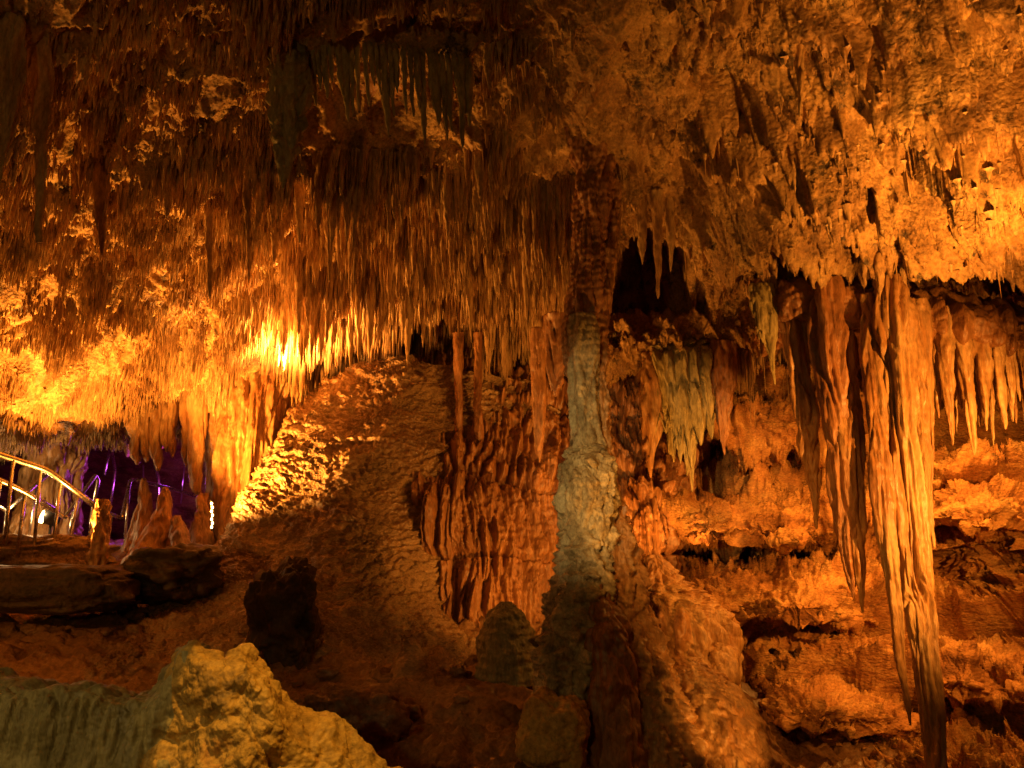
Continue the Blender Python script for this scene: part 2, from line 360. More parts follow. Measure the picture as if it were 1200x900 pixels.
dens *= np.clip(.85 + .7 * cl + .6 * cl2 - 1.6 * bump_, .08, 1.7)
keep = rng.random(len(C3)) < dens * .40
C3, px, py, cl, cl2, zc, zl, zt, zr, zb = [a[keep] for a in (C3, px, py, cl, cl2, zc, zl, zt, zr, zb)]
u = rng.random(len(C3)); u2 = rng.random(len(C3))
Lb = (zc * .33 + zl * .11 + zt * .11 + zr * .045 + zb * .24) / np.maximum(zc + zl + zt + zr + zb, .05)
Ls = Lb * (.35 + .9 * u + .9 * u2 ** 6) * np.clip(1 + 1.5 * cl + .7 * cl2, .3, 2.4)
Rs = (.0075 + .012 * u * u + .03 * u2 ** 10) * (.75 + .5 * np.clip(Ls / .5, 0, 1.3)) 
Rs = np.where(zl > .5, Rs * .8, Rs)
spike = (zr > .5) & (rng.random(len(C3)) < .04); Ls = np.where(spike, Ls * 4, Ls); Rs = np.where(spike, Rs * .6, Rs)
lean = rng.standard_normal((len(C3), 2)) * .018
score = Ls * Rs * (C3[:, 1] ** -2) * ((px > 0) & (px < 1200) & (py > 10))
order = np.argsort(-score); ind = order[:270]; rest = order[270:]
ZN = np.where(px[rest] > 735, 2, np.where((px[rest] < 330) & (py[rest] > 235), 1, np.where(py[rest] < 190, 3, 0)))
for k, (nm, lab) in enumerate([('stalactite_fringe', 'dense mass of thin amber straw stalactites covering the middle ceiling left of the column'),
                               ('stalactite_fringe', 'short golden spikes covering the brightly lit low ceiling on the left'),
                               ('stalactite_fringe', 'sparse tiny spikes scattered over the broken orange ceiling right of the column'),
                               ('stalactite_fringe', 'dim olive straws scattered over the upper left ceiling')]):
    s = rest[ZN == k]
    V, Q = cones(C3[s], Ls[s], Rs[s], lean[s], 5, 6, k)
    tag(mesh_np(nm, V, Q, M['straw']), lab, 'stalactites', kind='stuff')
protos = []
for k in range(10):
    r0 = .06
    P, T = loftV([(0, 0, .05, r0 * 1.25), (0, 0, -.05, r0), (.01 * (k % 3 - 1), 0, -.35, r0 * .8), (.01, .006, -.65, r0 * (.5 + .03 * k)), (.012, .01, -.9, r0 * .28), (.014, .01, -1., .003)],
                 ns=18, nr=40, fl=(.012, 22, 2.), rough=(.012, 14), ring=(.002, 60), seed=100 + k, world=True)
    o = mesh_np('stalactite', P, T, M['straw']); protos.append(o)
used = [False] * 10
for j, i in enumerate(ind):
    k = j % 10
    o = protos[k] if not used[k] else protos[k].copy()
    if used[k]: COL.objects.link(o)
    used[k] = True
    o.location = C3[i]; s = Rs[i] / .06 * 1.15; o.scale = (s * .85, s * .85, Ls[i] * 1.12); o.rotation_euler = (lean[i, 1], lean[i, 0], u[i] * 6)
    if px[i] > 735: lab, g = 'small orange stalactite on the broken ceiling right of the tall column', 'stalactites on the broken right ceiling'
    elif py[i] < 190: lab, g = 'dim brown stalactite on the upper left ceiling', 'stalactites on the upper left ceiling'
    elif px[i] < 330: lab, g = 'golden stalactite on the lit low ceiling above the railing', 'stalactites above the railing'
    else: lab, g = 'longer amber stalactite in the thick curtain between the bright glow and the tall column', 'stalactites in the middle curtain'
    tag(o, lab, 'stalactite', g)

# ------------------------------------------------------------------ right and back walls
def wall_disp(P, U, V):
    q = sc(P, 1, 1, 1.9)
    Pw = warp(P, 1.3, .3, 3)
    bed = P[:, 2] * 1.05 + .45 * noise(P * .5, 3) + .2 * noise(P * 2, 5)
    led = (bed % 1.); led = np.where(led < .16, led / .16, 1 - (led - .16) / .84)     # ledges: sloping top, lip, deep undercut
    am = .35 + 1.2 * np.clip(noise(sc(P, .6, .6, .9), 8) + .4, 0, 1)
    bed2 = P[:, 2] * 3.4 + .6 * noise(P * 1.1, 4) + .3 * noise(P * 4, 6); l2 = bed2 % 1; l2 = np.where(l2 < .2, l2 / .2, 1 - (l2 - .2) / .8)
    return .85 * (led - .5) * am + .16 * (l2 - .5) * (1.4 - am) + .26 * ridged(sc(Pw, 1.3, 1.3, 1.9), 5, .6, 9) + .07 * ridged(Pw * 7, 3, .6, 15)
rw = [
 [(690,330,14.8),(800,330,14.6),(900,330,14.2),(1000,330,14),(1100,330,13.4),(1200,330,12.6),(1350,300,10.5),(1600,250,7.5)],
 [(690,440,14.6),(800,440,14.3),(900,440,13.9),(1000,430,13.6),(1100,430,13),(1200,430,12.2),(1350,420,10.2),(1600,400,7.3)],
 [(690,520,14.3),(800,515,13.9),(880,505,13.2),(1000,510,13.0),(1100,510,12.6),(1200,520,11.8),(1350,520,10),(1600,550,7.1)],
 [(690,570,14.4),(800,562,15.4),(880,556,15.2),(1000,553,14.2),(1100,560,12.0),(1200,565,11.4),(1350,570,9.8),(1600,640,7.1)],
 [(690,610,14.2),(800,605,13.0),(880,600,12.7),(1000,600,12.6),(1100,610,11.9),(1200,610,11.2),(1350,620,9.7),(1600,720,7)],
 [(690,650,14.2),(800,645,15),(880,640,14.8),(1000,645,14.2),(1100,650,12.1),(1200,650,11.3),(1350,670,9.6),(1600,790,6.9)],
 [(690,700,13.6),(800,685,12.7),(880,680,12.5),(1000,685,12.3),(1100,690,12.1),(1200,690,11.2),(1350,720,9.5),(1600,870,6.8)],
 [(690,735,13.5),(800,722,12.2),(880,718,11.9),(1000,722,11.8),(1100,730,11.7),(1200,730,11),(1350,770,9.4),(1600,950,6.8)],
 [(690,790,13.4),(800,775,12.3),(880,775,12.1),(1000,775,11.5),(1100,780,11.3),(1200,780,10.7),(1350,830,9.2),(1600,1030,6.7)],
 [(690,860,13),(800,845,11.7),(880,845,11.4),(1000,840,10.9),(1100,845,10.7),(1200,845,10.2),(1350,900,9),(1600,1130,6.6)],
 [(690,930,12.6),(800,920,11.4),(880,915,11.2),(1000,910,10.8),(1100,905,10.2),(1200,905,9.8),(1350,980,8.7),(1600,1240,6.5)],
 [(690,1010,12.2),(800,1000,11),(880,1000,10.6),(1000,990,10.1),(1100,990,9.6),(1200,990,9.2),(1350,1100,8),(1600,1400,6)]]
tag(surf('cave_wall', rw, 520, 620, wall_disp, M['wall']), 'bedded orange rock wall on the right', kind='structure')
def ledge_disp(P, U, V): return .13 * ridged(warp(P, 1.5, .2, 3) * np.array([.9, .9, 1.5]), 3, .5, 9) + .15 * fbm(P * np.array([1.6, 1.6, 2.6]), 5, .55, 4) + .05 * billow(P * 5, 3, .6, 6) - .08
for x0, x1, yt, lip, th, Y, tilt, lab in [(795,965,588,616,16,11.7,6,'bright rounded rock ledge above the widest black recess, left of the great stalactites'),
                                     (790,1040,668,704,18,11.2,10,'long crumbly orange rock ledge below the widest black recess'),
                                     (880,1085,790,826,20,10.3,22,'yellowish flaking rock ledge near the bottom, left of the longest stalactite tip'),
                                     (1075,1290,556,596,22,10.7,4,'broad orange rock ledge right of the great stalactites under the tapering row'),
                                     (1085,1300,748,792,22,10.0,26,'low rock ledge in the bottom right corner')]:
    xs = np.linspace(x0, x1, 6); rows_ = []
    for dy, dY, sh in [(-26,1.9,0),(yt - lip,.75,0),(-6,.06,1),(th * .5,0,1),(th,.12,1),(th + 2,1.9,0)]:
        rows_.append([(x, (yt - 10 if dy == -26 else lip + dy) + tilt * (x - x0) / (x1 - x0), Y + dY + (0 if 0 < k < 5 else .9) + (.3 * math.sin(k * 2.1 + x0) if sh else 0)) for k, x in enumerate(xs)])
    tag(surf('rock_ledge', rows_, 110, 260, ledge_disp, M['wall']), lab, 'rock ledge')
# dark chamber behind the railing, far left
fw = [[(-350,y,13),(-150,y,17),(0,y,18),(120,y,18.5),(240,y,18),(330,y,16.5),(400,y,15.5)] for y in (380, 480, 560, 640, 700, 760)]
def far_disp(P, U, V):
    b = (P[:, 2] * 2.6 + .4 * noise(P * .7, 2)) % 1
    return .25 * (b - .5) + .2 * fbm(P * .9, 4, .5, 4) + .05 * fbm(P * 5, 3, .5, 6)
tag(surf('cave_wall', fw, 160, 260, far_disp, M['wall']), 'dark chamber wall behind the railing', kind='structure')
# close the cave at the left
lw = [[(-2000,-700,2.2),(-700,-100,6),(-420,200,9),(-300,380,13.5)],[(-2000,300,2.2),(-700,350,6),(-420,430,9),(-300,480,13.5)],[(-2000,900,2.2),(-700,700,6),(-420,620,9),(-300,600,13.5)],[(-2000,1900,2.2),(-700,1100,6),(-420,900,9),(-300,800,13.5)]]
tag(surf('cave_wall', lw, 120, 160, far_disp, M['wall']), 'rock wall closing the left side', kind='structure')

# ------------------------------------------------------------------ floor
fp = [(-150,735,10.2),(0,722,10.8),(0,765,9.6),(0,800,8.9),(120,715,11.2),(150,745,10.4),(250,790,9.4),(60,650,12.6),(150,665,12.4),(220,670,12.4),(-100,645,13),(100,640,15),(230,640,15),
      (300,850,8.6),(450,850,8.7),(520,830,9.0),(600,800,10),(640,870,8.4),(500,900,8.1),(640,760,11.4),(560,770,10.9),(850,930,8.6),(1000,930,9.8),(760,760,11.8),(850,860,10.6),(1150,960,9),(1300,1000,8.5)]
fc = [W(*p) for p in fp] + [np.array(a, float) for a in [(-4,6.5,-2.0),(0,6,-2.4),(3,6,-2.6),(-6,6,-1.9),(-8,3,-2.1),(0,2,-2.6),(5,3,-2.8),(0,-3,-2.6),(-9,12,.1),(8,7,-2.6),(-2,14,.5),(2,15,.2),(-9,-3,-2.4),(8,-3,-2.7),(-9,18,.2),(5,15,-.4)]]
fc = np.array(fc); wf = tps_fit(fc[:, :2], fc[:, 2], .05)
fx = np.arange(-10.5, 9, .035); fy = np.concatenate([np.arange(-2, 6.5, .1), np.arange(6.5, 12.6, .03), np.arange(12.6, 19, .08)])
gx2, gy2 = np.meshgrid(fx, fy); Qf = np.stack([gx2.ravel(), gy2.ravel()], -1)
zf = tps_eval(fc[:, :2], wf, Qf); Pf = np.stack([Qf[:, 0], Qf[:, 1], zf * 0], -1)
step = (noise(Pf * .55, 3) * 2 + Qf[:, 1] * .9) % 1
zf += .10 * fbm(Pf * .9, 3, .5, 44) + .05 * billow(Pf * 2.2, 4, .55, 47) + .10 * (np.where(step < .9, step / .9, (1 - step) / .1) - .5) + .02 * fbm(Pf * 11, 3, .6, 49) + .07 * ridged(sc(warp(Pf, 1.5, .2, 4), 1.6, 3.2, 1), 4, .58, 52)
Zf = zf.reshape(gx2.shape); floor_z = lambda x, y: bil(Zf, fx, fy, np.array([x]), np.array([y]))[0]
tag(mesh_np('cave_floor', np.stack([Qf[:, 0], Qf[:, 1], zf], -1), gridq(len(fy), len(fx)), M['floor']), 'dark red-brown cave floor', kind='structure')

# ------------------------------------------------------------------ flowstone mound
def mound_disp(P, U, V):
    w = noise(P * 1.3, 2) * .5 + noise(P * 4, 4) * .16 + noise(P * 10, 5) * .06
    s = (P[:, 2] * 1.0 + P[:, 1] * -.35) * 8.5 + w * 5
    k = s % 1; saw = np.where(k < .75, k / .75, (1 - k) / .25)
    s2 = (P[:, 2] - P[:, 1] * .3) * 21 + 4 * noise(P * 6, 8) + 2 * noise(P * 15, 3); k2 = s2 % 1
    lob = billow(sc(P, 3.2, 3.2, 4.), 3, .55, 6)
    return .15 * fbm(P * .8, 3, .5, 1) + .055 * saw * (.6 + noise(P * 1.1, 14)) + .035 * k2 * (.6 + noise(P * 2, 19)) + .03 * lob + .035 * fbm(sc(P, 8, 8, 16), 3, .65, 18) + .05 * (ridged(sc(warp(P, 1.2, .25, 2), .9, .9, 2.2), 3, .5, 33) - .2)
mcols = [
 [(445,435,14.8),(400,500,15),(350,580,15),(300,650,15),(260,700,14.5),(230,740,14)],
 [(437,426,13.6),(365,478,13.5),(312,560,13.2),(262,640,12.8),(225,690,12.3),(190,730,12)],
 [(441,422,13.1),(356,472,12.9),(300,562,12.4),(246,652,11.7),(190,705,11.0),(140,760,10)],
 [(455,420,12.9),(400,500,12.4),(350,590,11.9),(295,680,11.2),(215,745,10.2),(100,800,9.1)],
 [(480,418,12.8),(450,500,12.2),(420,590,11.6),(380,690,10.9),(300,770,9.8),(210,850,8.6)],
 [(520,428,12.9),(510,510,12.5),(488,600,12.0),(465,690,11.3),(430,780,10.1),(380,870,8.7)],
 [(580,440,13.2),(575,520,12.9),(565,620,12.6),(555,730,11.8),(530,790,10.4),(470,910,8.6)],
 [(660,450,13.6),(655,530,13.4),(650,640,13.2),(645,760,12.4),(640,820,11),(600,930,9)]]
mound = surf('flowstone_mound', np.swapaxes(np.array(mcols), 0, 1).tolist(), 520, 480, mound_disp, M['mound'])
tag(mound, 'huge scaly flowstone mound sloping down under the bright ceiling', 'flowstone mound')

# flowstone curtain wall right of the mound (tiers with hanging folds)
def fold_disp(P, U, V):
    w = noise(sc(P, 2, 2, .6), 3) * .12
    Qx = P + w[:, None] * np.array([1, 0, 0])
    f1 = np.abs(noise(sc(Qx, 5.2, 3, .55), 6)) * 2.2 - .5
    f2 = np.abs(noise(sc(Qx, 13, 6, .7), 8)) * 2 - .5
    tier = (P[:, 2] * .85 + .35 * noise(sc(P, 1.2, 1.2, .2), 11)) % 1
    t = np.where(tier < .15, tier / .15, 1 - (tier - .15) / .85 * .35)
    return .17 * f1 + .09 * f2 + .16 * (t - .6) + .05 * fbm(sc(P, 7, 7, 3.5), 4, .6, 15) + .006 * np.sin(P[:, 2] * 45 + 6 * noise(P * 3, 4))
cw = [[(470,400,14),(540,400,13.9),(620,400,14),(700,400,14.2),(780,400,14.3),(860,420,14.4)],
      [(465,480,13.1),(530,480,13.0),(610,480,13.1),(690,480,13.5),(770,480,13.6),(840,480,14)],
      [(460,540,12.5),(530,540,12.4),(610,545,12.6),(690,550,13.1),(770,545,13.0),(815,545,13.6)],
      [(465,590,12.1),(530,585,11.9),(610,585,12.2),(690,600,12.9),(765,600,12.5),(808,600,13.2)],
      [(475,640,12.1),(540,640,11.85),(610,640,12.0),(690,650,12.8),(765,660,12.4),(808,660,13.2)],
      [(490,700,11.9),(550,705,11.7),(620,710,11.9),(690,710,12.6),(770,715,12.3),(812,720,13)],
      [(490,790,11.6),(550,790,11.5),(620,790,11.7),(690,790,12.4),(770,790,12.1),(815,800,12.8)]]
tag(surf('flowstone_curtain', cw, 420, 460, fold_disp, M['red']), 'red-brown wall of folded flowstone curtains between the mound and the tall column', 'flowstone')

# curtain that joins the low ceiling to the mound, beside the glow
cj = [[(225,420,13.6),(250,425,13.2),(290,420,13.1),(330,415,13.3),(360,420,13.8)],
      [(232,480,13.5),(255,480,13.1),(290,478,13.0),(322,470,13.3),(345,470,13.8)],
      [(240,540,13.4),(258,540,13.0),(285,540,12.95),(312,540,13.2),(330,540,13.8)],
      [(243,600,13.3),(258,605,12.9),(280,605,12.9),(300,600,13.2),(320,600,13.8)],
      [(240,660,13.3),(255,665,12.9),(275,665,12.9),(290,665,13.2),(310,665,13.8)]]
tag(surf('drapery', cj, 220, 150, lambda P, U, V: .10 * (np.abs(noise(sc(P, 6, 4, .5), 6)) * 2.2 - .5) + .06 * (np.abs(noise(sc(P, 14, 8, .9), 7)) * 2.2 - .5) + .03 * fbm(sc(P, 9, 9, 4), 3, .6, 8), M['amber']), 'glowing orange drapery dropping from the low ceiling to the left edge of the mound', 'drapery')

# ------------------------------------------------------------------ the tall column
col = empty('column', 'tall pale grey-green column joining ceiling and floor, lit orange along its right edge', 'column')
loft('capital', [(690,150,9.1,36),(695,190,9.1,26),(694,240,9.1,21),(690,300,9.1,19),(684,350,9.1,21),(676,400,9.1,17),(672,440,9.1,12)], M['red'], col, ns=90, nr=200, fl=(.10, 7, .6), rough=(.03, 9), ring=(.006, 70), seed=3)
loft('shaft', [(682,370,9.0,17),(683,400,9.0,19),(685,450,9.0,18),(687,500,9.0,18),(690,540,9.0,22),(690,570,9.0,24)], M['grey'], col, ns=80, nr=160, fl=(.045, 8, .9), rough=(.025, 9), ring=(.003, 80), seed=5)
loft('boss', [(688,522,9.0,16),(689,535,8.95,27),(688,556,8.9,34),(688,585,8.9,36),(690,612,8.9,31),(688,640,8.9,27)], M['grey'], col, ns=90, nr=130, fl=(.07, 8, .8), rough=(.045, 9), ring=(.004, 60), seed=8, rz=.8)
loft('pedestal', [(690,598,8.95,27),(690,620,8.92,31),(687,650,8.9,30),(684,690,8.85,38),(679,725,8.8,37),(674,760,8.78,43),(668,795,8.75,38),(668,840,8.7,36),(668,900,8.6,38)], M['grey'], col, ns=110, nr=200, fl=(.07, 6, 1.6), rough=(.085, 6), ring=(.012, 30), seed=11, rz=1.5)
loft('runner', [(716,215,9.25,12),(714,260,9.25,10),(711,300,9.2,11),(706,350,9.15,11),(704,400,9.1,8),(704,450,9.05,8),(709,500,9.0,8),(713,560,9.0,9),(718,610,8.95,10)], M['amber'], col, ns=40, nr=260, fl=(.05, 10, 2), rough=(.04, 10), ring=(.006, 60), seed=14)
# ridge and apron at the column foot
but = empty('flowstone_cascade', 'orange flowstone cascade spreading right from the foot of the tall column', 'flowstone')
loft('ridge', [(716,570,9.05,10),(722,620,9.0,17),(730,680,8.95,24),(742,740,8.9,30),(755,800,8.8,38),(770,860,8.7,48),(785,930,8.6,60)], M['amber'], but, ns=90, nr=220, fl=(.07, 7, 1.2), rough=(.07, 8), seed=21, rz=1.)
loft('shoulder', [(765,650,10.4,10),(772,680,10.35,26),(785,700,10.3,44),(800,725,10.25,52),(808,760,10.2,50),(815,800,10.1,46),(820,850,10,40)], M['amber'], but, ns=120, nr=180, fl=(.12, 8, .8), rough=(.04, 9), seed=24)
loft('apron', [(800,770,9.3,12),(806,790,9.25,38),(815,820,9.2,58),(826,860,9.1,70),(838,900,9,78),(845,950,8.9,84)], M['amber'], but, ns=130, nr=160, depth=.9, fl=(.05, 8, .5), rough=(.02, 9), seed=26, rz=.4)
loft('knob', [(842,752,9.8,8),(846,765,9.8,16),(848,790,9.7,18),(843,815,9.7,17),(848,850,9.6,26)], M['amber'], but, ns=60, nr=90, fl=(.03, 9, 2), rough=(.03, 10), seed=28)
loft('pillar', [(700,680,8.75,12),(708,720,8.55,20),(712,745,8.45,24),(716,800,8.4,28),(718,860,8.35,30),(722,930,8.3,36)], M['red'], but, ns=90, nr=160, fl=(.05, 5, 1.5), rough=(.04, 7), ring=(.008, 30), seed=30)
rock('boulder', W(648, 862, 8.1), (.33, .3, .36), M['yellow'], seed=4, rough=.22); bpy.data.objects['boulder']
tag(bpy.data.objects['boulder'], 'knobbly yellow-olive boulder at the foot of the tall column', 'boulder')

# beehive stalagmite and little cone
loft('stalagmite', [(592,705,9.9,6),(593,716,9.9,17),(594,735,9.9,27),(595,755,9.9,33),(596,775,9.9,36),(596,800,9.9,37)], M['olive'], ns=80, nr=140, rough=(.04, 5), fl=(.025, 9, 1.2), ring=(.006, 64), seed=33, rz=.9)
tag(bpy.data.objects['stalagmite'], 'squat dark beehive stalagmite with ringed sides left of the column foot', 'stalagmite')
o = loft('stalagmite', [(478,738,9.9,3),(480,748,9.9,8),(482,765,9.9,14),(486,785,9.9,26),(488,800,9.9,40)], M['mound'], ns=60, nr=80, rough=(.03, 7), fl=(.03, 6, 2), seed=35)
tag(o, 'small pale cone stalagmite on the dark slope', 'stalagmite')

# ------------------------------------------------------------------ big stalactites on the right
G_BIG = 'great stalactites on the right'
def bigstal(pts0, label, mat='amber', seed=0, fl=(.05, 9, .5), group=None, ns=64, nr=200, depth=.8, rough=(.02, 9), cat='stalactite'):
    pts = [(a, b, Y + .55, r) for a, b, Y, r in pts0]; pts[0] = pts[0][:3] + (pts[0][3] * .55,)
    fl = (fl[0] * 1.35, fl[1] * 1.3, fl[2] * .8)
    o = loft('stalactite', pts, M[mat], ns=ns, nr=nr, fl=fl, rough=rough, ring=(.002, 60), seed=seed, depth=depth, rz=.25)
    return tag(o, label, cat, group)
shelf = [(900,345,8.9),(960,340,8.6),(1050,345,8.5),(1130,365,8.5),(1220,385,8.4)]
bigstal([(926,335,8.9,14),(930,380,8.9,14),(938,440,8.88,12),(945,500,8.86,12),(952,560,8.85,7),(956,600,8.84,3.5),(957,620,8.84,1)], 'brown leaning stalactite at the left edge of the great right cluster', seed=41)
bigstal([(968,325,8.6,24),(970,380,8.6,21),(975,450,8.58,17),(982,520,8.56,14),(990,580,8.55,16),(996,640,8.53,10),(999,680,8.52,5),(1001,705,8.52,1)], 'thick red-orange stalactite with a forked tip left of the longest one', mat='red', seed=43, fl=(.06, 8, .45))
bigstal([(990,340,8.75,13),(992,420,8.7,12),(998,520,8.5,13),(1003,600,8.5,10),(1007,660,8.48,6),(1010,700,8.48,3),(1011,718,8.48,1)], 'narrow orange stalactite fused to the right of the thick forked one', seed=45)
bigstal([(1041,325,8.4,28),(1044,380,8.4,25),(1050,450,8.35,22),(1058,530,8.3,19),(1066,610,8.28,16),(1074,690,8.25,16),(1083,770,8.2,13),(1091,840,8.2,12),(1100,900,8.2,10),(1107,950,8.2,5),(1112,985,8.2,1)], 'longest fluted orange stalactite reaching the bottom of the view', seed=47, fl=(.07, 8, .4), nr=320, ns=96)
bigstal([(1018,345,8.5,13),(1020,420,8.4,12),(1027,500,8.3,11),(1034,580,8.22,12),(1042,660,8.2,9),(1052,740,8.2,7),(1060,800,8.2,4.5),(1067,850,8.2,1)], 'thin brown stalactite hanging along the left of the longest one', seed=49)
bigstal([(1066,350,8.5,14),(1070,420,8.5,13),(1076,490,8.5,10),(1081,550,8.48,9),(1088,600,8.47,5),(1095,642,8.47,1)], 'slim orange stalactite hanging right of the longest one', seed=51)
G_ROW = 'stalactites in the row along the right shelf'
row = [((1078,360),(1093,540),10,8.55),((1092,365),(1100,490),8,8.7),((1105,370),(1116,522),10,8.6),((1117,372),(1126,480),7,8.75),((1126,375),(1141,533),10,8.6),((1142,378),(1148,500),7,8.7),((1150,380),(1156,505),9,8.6),((1165,384),(1178,503),8.5,8.6),((1178,387),(1187,494),7,8.65),((1188,389),(1195,470),6,8.7),((1200,391),(1206,480),8,8.6),((1215,394),(1222,500),9,8.6)]
for k, ((x0, y0), (x1, y1), r, Y) in enumerate(row):
    pts = [(x0 - 1, y0 - 10, Y, r * 1.2), (x0 + (x1 - x0) * .12, y0 + (y1 - y0) * .12, Y, r), (x0 + (x1 - x0) * .45, y0 + (y1 - y0) * .45, Y, r * .8), (x0 + (x1 - x0) * .75, y0 + (y1 - y0) * .75, Y, r * .5), (x1, y1 - 6, Y, r * .2), (x1 + .3, y1, Y, .6)]
    bigstal(pts, 'tapering amber stalactite in the row right of the great cluster', seed=60 + k, fl=(.025, 13, .6), group=G_ROW, ns=32, nr=90, depth=1, rough=(.015, 10))
for k in range(18):
    x = 1084 + k * 8.2 + rng.uniform(-2, 2); y0 = 362 + (x - 1078) * .24; ln = rng.uniform(75, 150); r = rng.uniform(4, 6.5)
    bigstal([(x - 1, y0 - 8, 8.95, r), (x, y0 + 6, 8.95, r), (x + ln * .05, y0 + ln * .5, 8.95, r * .7), (x + ln * .08, y0 + ln * .85, 8.95, r * .35), (x + ln * .09, y0 + ln, 8.95, .5)],
            'thin straw-like stalactite behind the tapering row along the right shelf', seed=400 + k, fl=(.012, 18, .8), group='thin stalactites behind the row on the right shelf', ns=20, nr=50, depth=1, rough=(.01, 12))
# shelf the great stalactites hang from
def shelf_disp(P, U, V): return .12 * fbm(P * 1.2, 3, .5, 3) + .10 * (np.abs(noise(sc(P, 5, 4, .7), 5)) * 2.2 - .5) + .03 * fbm(P * 8, 3, .6, 6)
sh = [[(870,330,10.2),(940,325,10.0),(1040,330,9.9),(1120,345,9.9),(1200,362,9.8),(1300,390,9.6),(1400,420,9.4)],
      [(880,338,9.3),(940,335,8.9),(1040,340,8.75),(1120,357,8.8),(1200,372,8.7),(1300,400,8.6),(1400,430,8.4)],
      [(890,355,9.0),(940,355,8.7),(1040,362,8.5),(1120,378,8.55),(1200,392,8.5),(1300,415,8.4),(1400,445,8.2)],
      [(895,380,9.1),(940,382,8.8),(1040,390,8.6),(1120,398,8.65),(1200,410,8.6),(1300,435,8.5),(1400,460,8.3)],
      [(895,400,9.8),(940,400,9.6),(1040,405,9.4),(1120,410,9.5),(1200,418,9.4),(1300,440,9.2),(1400,470,9)],
      [(880,392,10.8),(940,392,10.8),(1040,395,10.8),(1120,400,10.8),(1200,408,10.6),(1300,430,10.4),(1400,460,10)]]
sh = [[(a, b, Y + .55) for a, b, Y in r] for r in sh]
tag(surf('rock_shelf', sh, 130, 420, shelf_disp, M['red']), 'red-brown rock shelf the great stalactites hang from', 'rock shelf')

# lower rock band with its own fringe, under the dark recess
bd = [[(680,400,13.9),(740,388,13.9),(800,378,13.9),(860,368,13.9),(930,362,13.9)],
      [(680,392,12.9),(740,380,12.75),(800,370,12.7),(860,362,12.7),(930,356,12.8)],
      [(680,402,12.5),(740,392,12.35),(800,382,12.3),(860,374,12.3),(930,368,12.4)],
      [(680,420,12.5),(740,412,12.35),(800,402,12.3),(860,394,12.3),(930,388,12.4)],
      [(680,436,13.0),(740,428,12.9),(800,420,12.9),(860,412,12.9),(930,404,13)],
      [(680,442,14.2),(740,436,14.2),(800,428,14.2),(860,420,14.2),(930,412,14.2)]]
tag(surf('rock_band', bd, 110, 300, lambda P, U, V: .16 * ridged(P * 1.6, 5, .6, 4) + .06 * billow(P * 4, 3, .6, 7), M['ceiling']), 'low orange rock band with a straw fringe under the black recess right of the column', 'rock')
nb = 620; bx = rng.uniform(690, 925, nb); bt = rng.random(nb) ** 1.5
Rt = np.array([W(x, 408 - (x - 740) * .155 + 16 * t, 12.42 + .5 * t) for x, t in zip(bx, bt)]); Rt[:, 2] += .06
V, Q = cones(Rt, .10 + .26 * rng.random(nb) ** 2 * (1 + .6 * np.sin(bx * .07)), .011 + .016 * rng.random(nb), rng.standard_normal((nb, 2)) * .02, 6, 7, 9)
tag(mesh_np('stalactite_fringe', V, Q, M['straw']), 'orange straw fringe under the low rock band right of the column', 'stalactites', kind='stuff')
# ------------------------------------------------------------------ draperies and special hangers
def drap(pts, label, mat, seed, hang=False, depth=.35, fl=(.05, 9, .6), rag=.3, ns=90, nr=100, cat='drapery', name='drapery', group=None):
    if hang:
        Y0 = ceilY(pts[0][0], pts[0][1] + hang); pts = [(a, b, Y0 + (Y - pts[0][2]), r) for a, b, Y, r in pts]
    return tag(loft(name, pts, M[mat], ns=ns, nr=nr, depth=depth, fl=fl, rough=(.02, 9), rag=rag, seed=seed), label, cat, group)
drap([(800,396,12.45,22),(800,408,12.3,34),(800,422,12.25,40),(800,445,12.25,40),(800,475,12.25,36),(803,505,12.25,26),(806,530,12.25,10),(807,545,12.25,3)], 'pale yellow fluted drapery hanging in the recess right of the column', 'cream', 71,  rag=.55, fl=(.12, 8, .5), ns=160, nr=140)
drap([(765,408,12.4,10),(765,430,12.25,14),(764,470,12.25,15),(763,510,12.25,10),(762,540,12.25,4),(762,552,12.25,1)], 'narrow brown drapery hanging just left of the pale yellow one', 'amber', 72,  depth=.6, rag=.15, ns=48)
drap([(848,400,12.25,14),(848,440,12.25,16),(848,480,12.25,10),(848,520,12.25,4),(849,530,12.25,1)], 'short dark drapery right of the pale yellow one', 'red', 73,  depth=.6, rag=.2, ns=48)
drap([(893,332,9.6,13),(895,348,9.55,17),(897,370,9.5,16),(899,395,9.5,12),(903,412,9.5,6),(906,432,9.5,2)], 'small olive-yellow drapery under the lip of the right ceiling', 'cream', 74, hang=-6, rag=.35, ns=70)
fd = empty('drapery', 'dim row of fringed drapery strands under a dark slot in the upper ceiling', 'drapery')
Yd = ceilY(455, 52) - .05
loft('backing', [(455,38,Yd+.2,88),(455,60,Yd+.25,98),(455,90,Yd+.45,98),(453,125,Yd+.9,92),(452,160,Yd+1.7,76)], M['red'], fd, ns=140, nr=70, depth=.16, fl=(.05, 10, .5), rough=(.03, 8), seed=75)
